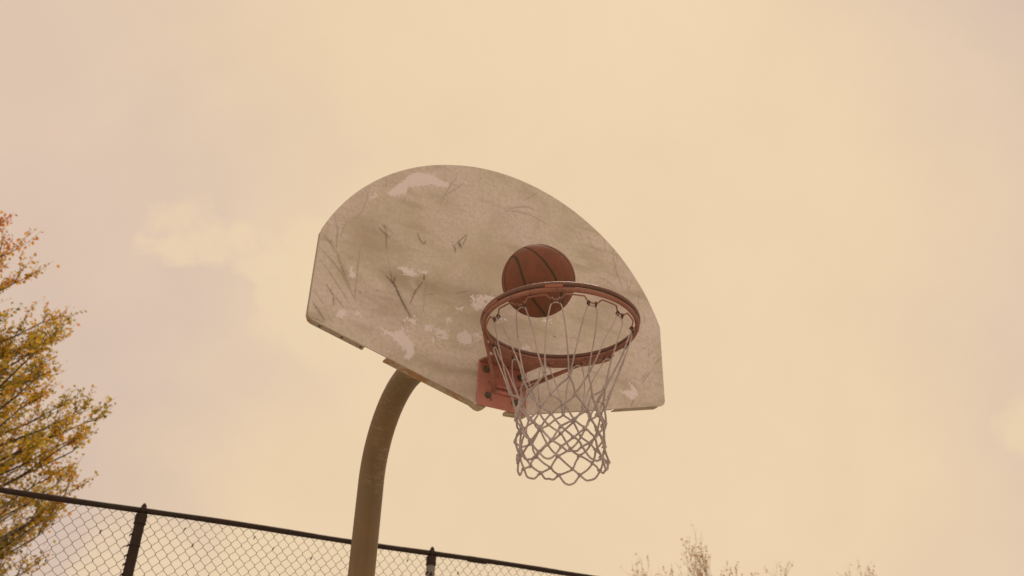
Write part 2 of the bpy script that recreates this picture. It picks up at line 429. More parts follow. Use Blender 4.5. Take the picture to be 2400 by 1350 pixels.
# ------------------------------------------------------------------ basketball goal
goal = tag(empty("basketball_goal", (0, 1.262, 0)), "weathered fan-shaped basketball backboard with red rim on a curved brown pole", "basketball hoop")
Wd = 0.686; R = 0.7293; ZC = 3.1345; ZB = 2.8955; ZSB = 3.0541; FB = 0.0936; CR = 0.022
def ztop(x): return ZC + math.sqrt(R*R - x*x)
def zbot(x):
    a = abs(x)
    z = ZB if a <= FB else ZB + (ZSB - ZB) * (a - FB) / (Wd - FB)
    if a > Wd - CR:
        q = a - (Wd - CR); z = max(z, z + CR * 0.9 - math.sqrt(max((CR*0.9)**2 - (q*0.9)**2, 0)))
    return z
STROKES = [
 ([(-681,3370),(-646,3337),(-627,3313)], 3.0, 0.60),
 ([(-650,3453),(-631,3397),(-628,3335),(-625,3313)], 2.5, 0.50),
 ([(-604,3447),(-618,3381)], 1.5, 0.50),
 ([(-625,3317),(-604,3271),(-582,3225),(-561,3191)], 6.0, 0.55),
 ([(-682,3314),(-639,3279),(-597,3239),(-565,3197)], 4.0, 0.50),
 ([(-676,3271),(-624,3216),(-604,3189)], 2.0, 0.55),
 ([(-643,3183),(-624,3168)], 2.0, 0.50),
 ([(-547,3356),(-547,3266),(-545,3195)], 1.5, 0.50),
 ([(-493,3455),(-450,3427)], 2.5, 0.95),
 ([(-475,3472),(-464,3445),(-457,3383)], 2.2, 0.85),
 ([(-474,3470),(-428,3440)], 1.3, 0.60),
 ([(-477,3469),(-468,3462)], 5.0, 0.70),
 ([(-457,3383),(-450,3354),(-433,3301),(-414,3268)], 1.0, 0.35),
 ([(-351,3481),(-340,3458),(-326,3444),(-319,3448),(-317,3461)], 2.5, 0.95),
 ([(-162,3538),(-189,3499),(-207,3474)], 2.0, 0.85),
 ([(-161,3533),(-176,3482)], 2.0, 0.80),
 ([(-193,3498),(-184,3480),(-181,3472)], 6.0, 0.95),
 ([(-198,3517),(-189,3499)], 1.5, 0.60),
 ([(-214,3474),(-204,3465),(-201,3447)], 2.5, 0.95),
 ([(-215,3491),(-213,3488)], 2.5, 0.80),
 ([(-448,3277),(-421,3258),(-405,3236)], 4.0, 0.95),
 ([(-436,3300),(-422,3262)], 1.8, 0.90),
 ([(-416,3281),(-416,3260)], 3.5, 0.95),
 ([(-313,3326),(-310,3301)], 2.6, 0.95),
 ([(-314,3292),(-336,3255)], 1.6, 0.80),
 ([(-214,3784),(-235,3735),(-259,3677),(-275,3623)], 1.6, 0.45),
 ([(-180,3766),(-225,3711),(-258,3673)], 2.0, 0.40),
 ([(-487,3671),(-481,3621)], 1.4, 0.40),
 ([(-413,3616),(-407,3589)], 1.5, 0.50),
 ([(-543,3603),(-547,3547),(-559,3493),(-589,3451)], 1.4, 0.40),
 ([(-672,3418),(-662,3404)], 1.2, 0.50),
 ([(-681,3368),(-651,3347),(-618,3300)], 1.2, 0.50),
 ([(-649,3359),(-641,3331)], 1.5, 0.50),
 ([(-427,3268),(-414,3255),(-396,3220),(-370,3180),(-347,3147)], 4.5, 0.95),
 ([(-315,3293),(-338,3249),(-353,3197)], 3.0, 0.90),
 ([(-313,3311),(-310,3299)], 2.5, 0.90),
 ([(-642,3184),(-616,3153),(-609,3117)], 3.0, 0.70),
 ([(-612,3154),(-573,3115)], 3.0, 0.55),
 ([(-624,3217),(-554,3132)], 1.6, 0.55),
 ([(-593,3226),(-534,3149)], 2.0, 0.50),
 ([(-546,3216),(-543,3162)], 2.0, 0.50),
 ([(-679,3150),(-643,3113)], 1.8, 0.50),
 ([(-679,3112),(-647,3076),(-630,3055)], 4.0, 0.65),
 ([(-671,3103),(-634,3061)], 2.0, 0.60),
 ([(-627,3085),(-603,3054)], 1.3, 0.40),
 ([(-472,3216),(-470,3209)], 2.0, 0.70),
 ([(-529,3194),(-526,3185)], 3.5, 0.60),
 ([(-306,3271),(-304,3175)], 1.1, 0.35),
 ([(-193,3282),(-142,3307)], 1.6, 0.60),
 ([(-302,3244),(-262,3261)], 1.3, 0.40),
 ([(-373,3132),(-370,3102)], 1.3, 0.45),
 ([(-240,3062),(-230,3055)], 1.5, 0.40),
 ([(-300,3019),(-285,3015)], 1.6, 0.40),
 ([(-679,3058),(-633,3050)], 2.5, 0.50),
 ([(-200,2970),(-194,2964)], 2.0, 0.50),
 ([(0,3704),(44,3732),(89,3748),(122,3740)], 3.0, 0.50),
 ([(-9,3694),(35,3709),(90,3716),(127,3707),(173,3699)], 2.6, 0.50),
 ([(135,3834),(98,3798),(66,3766)], 2.0, 0.40),
 ([(57,3741),(108,3747)], 2.0, 0.40),
 ([(325,3704),(339,3679)], 1.4, 0.40),
 ([(291,3678),(349,3677)], 1.6, 0.45),
 ([(354,3718),(382,3654)], 1.2, 0.40),
 ([(476,3684),(477,3635),(491,3568),(518,3509)], 2.5, 0.55),
 ([(437,3701),(438,3657)], 1.4, 0.45),
 ([(490,3654),(494,3621)], 1.2, 0.40),
 ([(393,3528),(436,3527),(479,3502)], 1.6, 0.50),
 ([(535,3552),(547,3494)], 2.2, 0.50),
 ([(564,3575),(542,3497)], 1.4, 0.40),
 ([(593,3517),(585,3458)], 1.4, 0.45),
 ([(612,3419),(612,3387)], 2.2, 0.55),
 ([(252,3813),(256,3802)], 2.0, 0.50),
 ([(85,3633),(94,3631)], 2.5, 0.40),
 ([(589,3272),(615,3270)], 2.0, 0.60),
 ([(626,3282),(623,3230)], 1.3, 0.35),
 ([(645,3276),(629,3250)], 2.0, 0.50),
 ([(685,3256),(650,3218)], 2.5, 0.55),
 ([(615,3181),(584,3135)], 2.5, 0.60),
 ([(624,3178),(586,3122)], 2.5, 0.60),
 ([(658,3252),(642,3232)], 1.2, 0.40),
 ([(201,3217),(214,3219)], 2.5, 0.70),
 ([(545,3050),(526,3013)], 1.4, 0.50),
 ([(555,3138),(560,3138)], 3.0, 0.50),
 ([(196,3219),(214,3216)], 2.0, 0.70),
 ([(612,3424),(614,3395)], 2.0, 0.45),
]
CHIPS = [
 (0, [(-474,3615),(-441,3658),(-421,3681),(-408,3709),(-376,3736),(-338,3749),(-303,3747),(-291,3739),(-243,3736),(-253,3710),(-296,3705),(-323,3700),(-363,3676),(-400,3660),(-410,3622),(-441,3609),(-465,3597)]),
 (0, [(-535,3564),(-516,3596),(-507,3574)]),
 (0, [(-576,3240),(-571,3275),(-552,3257),(-550,3238),(-563,3231)]),
 (0, [(-410,3321),(-386,3331),(-364,3328),(-342,3323),(-328,3333),(-330,3315),(-358,3302),(-383,3304)]),
 (1, [(-328,3331),(-306,3340),(-293,3332),(-309,3323)]),
 (0, [(-184,3767),(-173,3765),(-182,3755)]),
 (0, [(-600,3089),(-589,3107),(-569,3113),(-561,3096),(-575,3081),(-594,3079)]),
 (0, [(-542,3111),(-531,3121),(-514,3107),(-518,3100),(-533,3106)]),
 (1, [(-381,3138),(-352,3142),(-330,3152),(-328,3129),(-335,3119),(-347,3131),(-372,3124)]),
 (0, [(-443,3079),(-405,3077),(-384,3087),(-370,3094),(-353,3076),(-329,3051),(-322,3015),(-339,2992),(-357,2992),(-352,3015),(-368,3034),(-387,3040),(-402,3055),(-429,3063)]),
 (1, [(-299,3137),(-268,3133),(-245,3131),(-210,3129),(-205,3099),(-246,3092),(-260,3120),(-293,3111)]),
 (1, [(-221,3177),(-198,3180),(-201,3163),(-215,3147)]),
 (1, [(-367,3103),(-347,3092),(-347,3083),(-364,3094)]),
 (0, [(-160,3126),(-145,3142),(-121,3136),(-124,3112),(-146,3100),(-159,3111)]),
 (1, [(-172,3131),(-145,3150),(-121,3136),(-123,3104),(-146,3094),(-170,3098)]),
 (1, [(-109,3147),(-90,3156),(-84,3122),(-108,3120)]),
 (1, [(-133,3288),(-88,3293),(-52,3312),(-31,3309),(-70,3260),(-110,3241),(-127,3261)]),
 (1, [(-185,3228),(-162,3239),(-167,3223)]),
 (0, [(-411,2999),(-400,3001),(-402,2996)]),
 (1, [(-268,3086),(-250,3097),(-262,3076)]),
 (0, [(482,3072),(533,3082),(530,3097),(526,3116),(548,3101),(564,3084),(560,3066),(527,3037),(520,3052),(501,3062)]),
 (0, [(62,3127),(76,3149),(103,3156),(111,3141),(92,3136)]),
 (1, [(-39,3236),(6,3239),(10,3231),(-27,3213)]),
 (1, [(152,3267),(196,3287),(176,3258)]),
 (1, [(-134,3285),(-83,3308),(-50,3314),(-74,3272),(-122,3259)]),
]

def seg_dist(P, a, b):
    a = np.array(a, float); b = np.array(b, float); d = b - a
    tt = np.clip(((P - a) @ d) / max(d @ d, 1e-12), 0, 1)
    return np.linalg.norm(P - (a + tt[:, None] * d), axis=1)
def poly_sdf(P, poly):
    n = len(poly); dmin = np.full(len(P), 9.0); ins = np.zeros(len(P), bool)
    for i in range(n):
        a, b = poly[i], poly[(i+1) % n]
        dmin = np.minimum(dmin, seg_dist(P, a, b))
        if a[1] != b[1]:
            c = ((a[1] > P[:, 1]) != (b[1] > P[:, 1])) & (P[:, 0] < (b[0]-a[0])*(P[:, 1]-a[1])/(b[1]-a[1]) + a[0]); ins ^= c
    return np.where(ins, dmin, -dmin)
def build_board():
    nx, nz = 500, 340
    xs = np.linspace(-Wd, Wd, nx)
    # sharpen columns at the knees of the lower edge
    top = np.array([ztop(x) for x in xs]); bot = np.array([zbot(x) for x in xs])
    V = np.zeros((nx, nz, 3)); s = np.linspace(0, 1, nz)
    V[:, :, 0] = xs[:, None]; V[:, :, 2] = bot[:, None] + (top - bot)[:, None] * s[None]
    # very slight dents of an old steel face
    X, Z = V[:, :, 0], V[:, :, 2]
    V[:, :, 1] = 0.0012*np.sin(X*7 + 1.3)*np.sin(Z*9 + 0.4) + 0.0006*np.sin(X*17)*np.sin(Z*13 + 1)
    front = V.reshape(-1, 3)
    idx = np.arange(nx*nz).reshape(nx, nz)
    F = np.stack([idx[:-1, :-1], idx[1:, :-1], idx[1:, 1:], idx[:-1, 1:]], -1).reshape(-1, 4)
    # perimeter walls and a plain back
    per = list(idx[:, 0]) + list(idx[-1, 1:]) + list(idx[-2::-1, -1]) + list(idx[0, -2:0:-1])
    pv = front[per].copy(); pv[:, 1] = 0.004
    o = len(front); k = len(per)
    ce = len(front) + k
    allv = np.concatenate([front, pv, [[0, 0.004, 3.35]]])
    faces = [tuple(int(i) for i in f) for f in F]
    for i in range(k):
        j = (i+1) % k
        faces.append((per[i], o+i, o+j, per[j])); faces.append((o+j, o+i, ce))
    me = bpy.data.meshes.new("backboard"); me.from_pydata(allv.tolist(), [], faces); me.update()
    me.materials.append(M_board); me.materials.append(M_back)
    mi = np.zeros(len(faces), int); mi[len(F)+1::2] = 1; me.polygons.foreach_set("material_index", mi)
    sm = np.zeros(len(faces), bool); sm[:len(F)] = True; me.polygons.foreach_set("use_smooth", sm)
    P = allv[:, [0, 2]]
    mark = np.zeros(len(P)); chip = np.full(len(P), -0.05); lace = np.full(len(P), -0.05)
    for pts, w, k_ in STROKES:
        pts = [(a/1000, b/1000) for a, b in pts]; hw = max(w * 0.00135 / 2, 0.0013)
        lo = np.min(pts, 0) - 0.02; hi = np.max(pts, 0) + 0.02
        sel = np.where((P[:, 0] > lo[0]) & (P[:, 0] < hi[0]) & (P[:, 1] > lo[1]) & (P[:, 1] < hi[1]))[0]
        Q = P[sel]; best = np.full(len(sel), 9.0); tp = np.zeros(len(sel)); acc = 0.0
        segs = [math.dist(p_, q_) for p_, q_ in zip(pts[:-1], pts[1:])]; tot = sum(segs)
        for (a_, b_), L_ in zip(zip(pts[:-1], pts[1:]), segs):
            A_ = np.array(a_); D_ = np.array(b_) - A_; tt = np.clip(((Q - A_) @ D_) / max(D_ @ D_, 1e-12), 0, 1)
            dd = np.linalg.norm(Q - (A_ + tt[:, None]*D_), axis=1); up_ = dd < best
            best = np.where(up_, dd, best); tp = np.where(up_, (acc + tt*L_)/tot, tp); acc += L_
        taper = np.sin(np.pi*np.clip(tp*0.92 + 0.04, 0, 1))**0.55            # scuffs thin out towards both ends
        hw_ = hw*(0.45 + 0.65*taper); kk_ = (k_*0.90 if k_ < 0.66 else k_*1.0)*(0.45 + 0.55*taper)
        m_ = kk_*np.clip((hw_*1.75 - best)/(hw_*1.2), 0, 1)
        m_ = np.maximum(m_, 0.16*kk_*np.clip(1 - best/(hw_*5), 0, 1))
        mark[sel] = np.maximum(mark[sel], m_)
    for lc, poly in CHIPS:
        poly = [(a/1000, b/1000) for a, b in poly]; d = poly_sdf(P, poly)
        if lc: lace = np.maximum(lace, d)
        else: chip = np.maximum(chip, d)
    gr = np.exp(-((P[:, 0] + 0.05)**2 / 0.20 + (P[:, 1] - 3.42)**2 / 0.10))
    stn = np.zeros(len(P))
    for sx, sz, wx, wz, k_ in ((-0.33, 3.28, 0.17, 0.045, 1.0), (-0.11, 3.28, 0.13, 0.05, 0.9), (-0.05, 3.22, 0.14, 0.05, 0.7), (-0.52, 3.40, 0.09, 0.10, 0.75), (-0.56, 3.27, 0.07, 0.08, 0.5),
                               (-0.28, 2.99, 0.12, 0.04, 0.6), (0.00, 3.46, 0.10, 0.05, 0.4), (-0.45, 3.17, 0.10, 0.05, 0.7), (0.45, 3.42, 0.08, 0.12, 0.4), (0.52, 3.08, 0.07, 0.07, 0.6), (-0.15, 2.93, 0.2, 0.03, 0.5), (0.3, 2.96, 0.25, 0.03, 0.4)):
        stn = np.maximum(stn, k_*np.exp(-((P[:, 0]-sx)/wx)**2 - ((P[:, 1]-sz)/wz)**2))
    for nme, arr in (("mark", mark), ("chip", chip), ("lace", lace), ("grime", gr), ("stain", stn)):
        at = me.attributes.new(nme, 'FLOAT', 'POINT'); at.data.foreach_set("value", arr.astype(np.float32))
    return link("backboard", me, goal)
board = build_board()
def strip(path, depth0, depth1, th, name, mat, inset=0.0015):
    """turned-back lip: a band behind the face that follows the edge; path is (x, z), inside lies to its left"""
    b = MB(); n = len(path); A = [Vector(p) for p in path]; nor = []
    for i in range(n):
        tt = (A[min(i+1, n-1)] - A[max(i-1, 0)]).normalized(); nor.append(Vector((-tt.y, tt.x)))
    ring = []
    for i in range(n):
        o_ = A[i] + nor[i]*inset; i_ = A[i] + nor[i]*(inset+th)
        ring += [(o_.x, depth0, o_.y), (o_.x, depth1, o_.y), (i_.x, depth1, i_.y), (i_.x, depth0, i_.y)]
    f = [(0, 1, 2, 3), (4*n-1, 4*n-2, 4*n-3, 4*n-4)]
    for i in range(n-1):
        for j in range(4): f.append((4*i+j, 4*(i+1)+j, 4*(i+1)+(j+1) % 4, 4*i+(j+1) % 4))
    b.add(ring, f); return b.build(name, mat, board, auto=40)
outl = [(Wd, z) for z in np.linspace(ZSB + 0.03, ztop(Wd), 6)] + [(x, ztop(x)) for x in np.linspace(Wd - 0.004, -Wd + 0.004, 160)] + [(-Wd, z) for z in np.linspace(ztop(Wd), ZSB + 0.03, 6)]
outl += [(x, zbot(x)) for x in np.linspace(-Wd + 0.0, -0.489, 28)]
strip(outl, 0.0045, 0.034, 0.003, "rolled_lip", M_edge)
strip([(x, zbot(x) - 0.004) for x in np.linspace(0.462, 0.655, 10)], 0.0045, 0.030, 0.003, "rolled_lip", M_edge)
strip([(x, zbot(x)) for x in np.linspace(0.115, 0.455, 16)], 0.0045, 0.017, 0.003, "rolled_lip", M_edge)
strip([(x, zbot(x) - 0.003) for x in np.linspace(-0.416, -0.098, 20)], 0.0045, 0.037, 0.004, "rusty_support_angle", M_edge_rust)
b = MB(); b.prism([(-0.100, 0.006, 2.896), (-0.052, 0.006, 2.893), (-0.060, 0.006, 2.889), (-0.092, 0.006, 2.891)], [(-0.100, 0.040, 2.896), (-0.052, 0.040, 2.893), (-0.066, 0.040, 2.885), (-0.080, 0.040, 2.886)])
b.build("lower_tab", M_edge_rust, board)
b = MB(); b.prism([(0.024, 0.006, 2.896), (0.110, 0.006, 2.898), (0.100, 0.006, 2.891), (0.030, 0.006, 2.889)], [(0.024, 0.036, 2.896), (0.110, 0.036, 2.898), (0.100, 0.036, 2.891), (0.026, 0.036, 2.886)])
b.build("lower_tab", M_edge_rust, board)
# rivet heads on the lip
for x in (-0.64, -0.565, -0.50):
    b = MB(); b.lathe([(0.004, -0.003), (0.004, 0.0), (0.002, 0.002)], (x, 0.018, zbot(x) + 0.0005), 10); b.build("rivet", M_bolt, board)

# gooseneck pole in the plane behind the board
pc = []; RB = 0.385; yb = 1.262; zb = 2.985
for z in np.linspace(0.0, zb - 0.05, 40): pc.append((0, yb, z))
for a in np.linspace(0, math.pi/2, 48): pc.append((0, yb - RB + RB*math.cos(a), zb + RB*math.sin(a)))
for y in np.linspace(yb - RB - 0.04, 0.115, 20): pc.append((0, y, zb + RB))
p = MB(); p.tube(pc, 0.0572, 48); pole = p.build("pole", M_pole, goal, smooth=True)
me = pole.data; co = np.zeros(len(me.vertices)*3); me.vertices.foreach_get("co", co); co = co.reshape(-1, 3)
an = np.arctan2(co[:, 2] - zb, co[:, 1] - (yb - RB)); rr = np.hypot(co[:, 2] - zb, co[:, 1] - (yb - RB))
side = np.clip((0.385 - rr) / 0.03, 0, 1) * np.clip((an + 0.35) / 0.5, 0, 1)
at = me.attributes.new("scrape", 'FLOAT', 'POINT'); at.data.foreach_set("value", (side * (co[:, 0] < 0.05)).astype(np.float32))
b = MB(); b.lathe([(0.16, 0), (0.16, 0.012), (0.062, 0.016), (0.0605, 0.05)], (0, yb, 0.001), 28); b.build("base_collar", M_pole, goal, auto=40)
# clamp plate and struts behind the face
b = MB(); b.box((-0.16, 0.100, 3.22), (0.16, 0.112, 3.50)); bevel(b.build("mounting_plate", M_back, goal), 0.002)
for sx in (-1, 1):
    for zz in (3.24, 3.46):
        b = MB(); b.box((sx*0.13 - 0.015, 0.0055, zz), (sx*0.13 + 0.015, 0.0985, zz + 0.03)); b.build("stand_off", M_back, goal)
b = MB(); b.tube([(0, 0.62, zb + RB - 0.05), (0, 0.10, 3.10), (0, 0.012, 3.05)], 0.017, 12); b.build("strut", M_back, goal, smooth=True)

# ---------------- rim
RC = (0.0, -0.384); RR = 0.2375
rim_top = MB(); n = 160
def ringpts(r, z, n=160): return [(RC[0] + r*math.cos(a), RC[1] + r*math.sin(a), z) for a in np.linspace(0, 2*math.pi, n, endpoint=False)]
rim = MB(); rim.tube(ringpts(RR - 0.002, 3.0275), 0.0071, 14, closed=True); rim = rim.build("rim", M_rim, goal, smooth=True)
u = MB(); u.tube(ringpts(RR + 0.0015, 3.0430), 0.0073, 14, closed=True); u.build("upper_ring", M_rim_upper, rim, smooth=True)
# short weld that joins the two rods at the front
def arc_bar(a0, a1, r, z, rad, name, mat):
    b = MB(); b.tube([(RC[0] + r*math.cos(a), RC[1] + r*math.sin(a), z) for a in np.linspace(math.radians(a0), math.radians(a1), 14)], rad, 10); return b.build(name, mat, rim, smooth=True)
M_weld = painted_metal("pale_weld", (0.50, 0.20, 0.125), (0.44, 0.165, 0.10), (0.3, 0.12, 0.07), 0.05, 0.6, 60)
arc_bar(-131, -119, RR + 0.0042, 3.0355, 0.0052, "weld", M_weld)
arc_bar(172, 190, RR + 0.0040, 3.0355, 0.0052, "weld", M_rim)
arc_bar(-22, -8, RR + 0.0042, 3.0355, 0.0052, "weld", M_rim)
# crescent plate under the back half of the ring
def sector(a0, a1, r0, r1f, z0, z1, k=40):
    b = MB(); lo = []; 
    inn = []; outp = []
    for a in np.linspace(math.radians(a0), math.radians(a1), k):
        c, s_ = math.cos(a), math.sin(a); inn.append((RC[0] + r0*c, RC[1] + r0*s_)); outp.append((RC[0] + r1f(math.degrees(a))*c, RC[1] + r1f(math.degrees(a))*s_))
    v = []
    for (ix, iy), (ox, oy) in zip(inn, outp): v += [(ix, iy, z0), (ox, oy, z0), (ox, oy, z1), (ix, iy, z1)]
    f = [(0, 1, 2, 3)[::-1], tuple(4*(k-1)+j for j in range(4))]
    for i in range(k-1):
        for j in range(4): f.append((4*i+j, 4*i+(j+1) % 4, 4*(i+1)+(j+1) % 4, 4*(i+1)+j))
    b.add(v, f); return b
wid = lambda d: RR + 0.010 + 0.020 * min(1.0, max(0.0, min(d - 14, 128 - d) / 9.0))
sector(14, 128, RR - 0.004, wid, 3.0155, 3.0205).build("under_plate", M_rim, rim, auto=40)
# gusset from board to ring
b = MB(); b.prism([(-0.092, -0.006, 3.046), (0.092, -0.006, 3.046), (0.088, -0.135, 3.021), (0.05, -0.147, 3.019), (-0.05, -0.147, 3.019), (-0.088, -0.135, 3.021)],
                  [(-0.092, -0.006, 3.052), (0.092, -0.006, 3.052), (0.088, -0.135, 3.027), (0.05, -0.147, 3.025), (-0.05, -0.147, 3.025), (-0.088, -0.135, 3.027)])
b.build("gusset", M_rim, rim)
b = MB(); b.box((-0.093, -0.0085, 2.889), (0.091, -0.0025, 3.0455)); bevel(b.build("bracket_plate", M_plate, rim), 0.0015)
# bent double-rod brace with its welded foot bar
for sgn, ang in ((-1, 143), (1, 36)):
    a = math.radians(ang)
    for q, (dz, dr) in enumerate(((0.0, 0.0), (-0.020, 0.012))):
        e = Vector((RC[0] + (RR - 0.001)*math.cos(a + sgn*0.06*q), RC[1] + (RR - 0.001)*math.sin(a + sgn*0.06*q), 3.0195))
        st = Vector((sgn*(0.030), -0.016, 2.966 + dz)); mid = st.lerp(e, 0.86) + Vector((0, 0, -0.006))
        path = [st, st + Vector((sgn*0.012, -0.004, 0.0015))] + [st.lerp(mid, k) for k in (0.3, 0.6, 0.9)] + [mid, mid.lerp(e, 0.6), e]
        b = MB(); b.tube(path, 0.0050, 10); b.build("brace", M_rim, rim, smooth=True)
for z in (2.966, 2.946):
    b = MB(); b.tube([(-0.036, -0.0145, z), (0.036, -0.0145, z)], 0.0062, 10); b.build("foot_bar", M_plate, rim, smooth=True)
# bolts
bm_ = MB()
bolt = MB()
def cyl_y(b, r, y0, y1, n, c=(0, 0)):
    v = [(c[0] + r*math.cos(2*math.pi*j/n), y0, c[1] + r*math.sin(2*math.pi*j/n)) for j in range(n)] + [(c[0] + r*math.cos(2*math.pi*j/n), y1, c[1] + r*math.sin(2*math.pi*j/n)) for j in range(n)]
    b.add(v, [tuple(range(n)), tuple(range(n, 2*n))[::-1]] + [(j, n+j, n+(j+1) % n, (j+1) % n) for j in range(n)])
cyl_y(bolt, 0.0120, -0.0025, 0.0, 20); cyl_y(bolt, 0.0092, -0.0110, -0.0025, 6); cyl_y(bolt, 0.0052, -0.024, -0.0110, 12)
bme = bolt.mesh("bolt", M_bolt)
for x, z in ((-0.066, 3.020), (0.066, 3.018), (-0.055, 2.928), (0.046, 2.922)): link("bolt", bme, rim, (x, -0.0088, z))
# net hooks: wire staples under the ring, joined by a running wire
HOOKS = [180 + 28*k for k in range(12)]
run = MB(); pts = []
for k in range(720):
    d = 180 + k*0.5; dip = 0.0
    for h in HOOKS:
        q = abs((d - h + 180) % 360 - 180)
        if q < 7: dip = max(dip, (1 - max(0, q - 3.4)/3.6)*0.0135 if q > 3.4 else 0.0135)
    a = math.radians(d); r = 0.2275 - dip*0.55
    pts.append((RC[0] + r*math.cos(a), RC[1] + r*math.sin(a), 3.0165 - dip))
run.tube(pts, 0.0024, 6, closed=True); run.build("running_wire", M_rim, rim, smooth=True)
for h in HOOKS:
    b = MB(); a = math.radians(h); er = Vector((math.cos(a), math.sin(a), 0)); et = Vector((-math.sin(a), math.cos(a), 0)); c0 = Vector((RC[0], RC[1], 0)) + er*0.2195
    for sgn in (-1, 1):
        c = c0 + et*(sgn*0.011) + Vector((0, 0, 3.000))
        b.tube([c + Vector((0, 0, 0.010)), c + er*0.004 + Vector((0, 0, 0.002)), c + Vector((0, 0, -0.006)), c - er*0.005 + et*sgn*0.003, c - er*0.003 + Vector((0, 0, 0.005)), c + et*sgn*0.005 + Vector((0, 0, 0.003))], 0.0027, 6)
    b.build("net_hook", M_wire, rim, smooth=True)

# ------------------------------------------------------------------ net
net = tag(empty("basketball_net", (RC[0], RC[1], 2.565)), "frayed off-white cord net hanging from the red rim", "net")
ZR = [3.000, 2.808, 2.762, 2.722, 2.687, 2.655, 2.624, 2.594]
RZ = [0.2185, 0.141, 0.1285, 0.1245, 0.1235, 0.1240, 0.1255, 0.1270]
nr = random.Random(5)
def node(k, j):
    """node k (may be fractional) of row j: angle blends from the hooks' spacing to an even one"""
    a_top = 180 + 28*(k % 12) + (8 if (k % 12) > 11 else 0) * ((k % 12) - 11); a_even = 176 + 30*(k % 12) - 10
    w = min(1.0, j / 3.0); return math.radians(a_top*(1-w) + a_even*w)
NODES = {}
for j in range(1, 8):
    for k in range(12):
        kk = (k + (0.5 if j % 2 else 0.0)); a = node(kk, j)
        r = RZ[j] + nr.uniform(-0.008, 0.007); z = ZR[j] + nr.uniform(-0.010, 0.010); a += nr.uniform(-0.06, 0.06)
        NODES[(j, k)] = Vector((RC[0] + r*math.cos(a), RC[1] + r*math.sin(a), z))
NODES[(7, 3)] += Vector((0, 0, 0.010)); NODES[(6, 4)] += Vector((0, 0, 0.008))
def hook_pt(k, sgn):
    a = math.radians(HOOKS[k]); return Vector((RC[0] + 0.2165*math.cos(a), RC[1] + 0.2165*math.sin(a), 2.9955)) + Vector((-math.sin(a), math.cos(a), 0))*(sgn*0.010)
def nbr(j, k, sgn):
    """index in row j+1 reached from node k of row j going forward (+1) or back (-1)"""
    if j % 2: return (k + 1) % 12 if sgn > 0 else k
    return k if sgn > 0 else (k - 1) % 12
def smooth_path(P, steps=5):
    out = []; n = len(P)
    for i in range(n-1):
        p0, p1, p2, p3 = P[max(i-1, 0)], P[i], P[i+1], P[min(i+2, n-1)]
        for s_ in range(steps):
            t_ = s_/steps; out.append(0.5*((2*p1) + (p2-p0)*t_ + (2*p0-5*p1+4*p2-p3)*t_*t_ + (3*p1-p0-3*p2+p3)*t_**3))
    out.append(P[-1]); return out
axis = Vector((RC[0], RC[1], 0))
for k in range(12):
    for sgn in (-1, 1):
        # one cord: from the hook down through the diamonds, the two families crossing at the knots
        h = hook_pt(k, sgn); a = math.radians(HOOKS[k]); et = Vector((-math.sin(a), math.cos(a), 0)); er = Vector((math.cos(a), math.sin(a), 0))
        sh = h + et*(sgn*0.0085) + Vector((0, 0, -0.020)) - er*0.004
        P = [h - et*(sgn*0.010) + Vector((0, 0, 0.001)), h + et*(sgn*0.002) + Vector((0, 0, -0.003)), sh]
        j, q = 1, (k if sgn > 0 else (k-1) % 12)
        n1 = NODES[(1, q)]; slack = nr.uniform(-0.006, 0.010)
        for t_ in (0.35, 0.7): P.append(sh.lerp(n1, t_) + er*slack*(4*t_*(1-t_)) + et*sgn*0.006*(1-t_) + Vector((nr.uniform(-1, 1), nr.uniform(-1, 1), 0))*0.0015)
        off = 0.0022*sgn
        def radial(v): w = Vector((v.x - RC[0], v.y - RC[1], 0)); return w.normalized()
        P.append(n1 + radial(n1)*off)
        while j < 7:
            q = nbr(j, q, sgn); j += 1; nd = NODES[(j, q)]; prev = P[-1]
            mid = (prev + nd)/2; P.append(mid + radial(mid)*nr.uniform(-0.001, 0.005) + Vector((nr.uniform(-1, 1), nr.uniform(-1, 1), nr.uniform(-1, 0.6)))*0.0022)
            P.append(nd + radial(nd)*off)
        # bottom loop: each cord runs down to the low point shared with its neighbour
        q2 = (q + (1 if sgn > 0 else -1)) % 12 if j % 2 else (q + sgn) % 12
        nd2 = NODES[(7, q2)]; low = (NODES[(7, q)] + nd2)/2
        drop = 0.020 + 0.009*math.sin(q*2.1 if sgn > 0 else q2*2.1)
        low = low + radial(low)*0.004 + Vector((0, 0, -drop))
        nd = NODES[(7, q)]
        P.append(nd.lerp(low, 0.5) + Vector((0, 0, -0.007)) + radial(low)*0.002); P.append(nd.lerp(low, 0.85) + Vector((0, 0, -0.0035))); P.append(low)
        sp = smooth_path(P, 5); L = len(sp)
        rad = [0.0020 + 0.0011*min(1.0, max(0.0, (3.0 - v.z - 0.12)/0.10)) + 0.00012*math.sin(i*1.7) for i, v in enumerate(sp)]
        b = MB(); b.tube(sp, rad, 7); b.build("cord", M_cord, net, smooth=True)
kb = MB()
for i in range(3):
    a0 = i*2.1
    kb.tube([(0.0042*math.cos(t_ + a0), 0.0030*math.sin(t_*1.0 + a0), 0.0052*math.sin(t_ + i)) for t_ in np.linspace(0, 2*math.pi, 12, endpoint=False)], 0.0021, 6, closed=True)
kme = kb.mesh("knot", M_cord, True)
for (j, k), nd in NODES.items():
    o = link("knot", kme, net, nd); o.rotation_euler = (nr.uniform(0, 6), nr.uniform(0, 6), nr.uniform(0, 6)); sc_ = nr.uniform(0.85, 1.15) if j > 1 else 0.9; o.scale = (sc_, sc_, sc_)
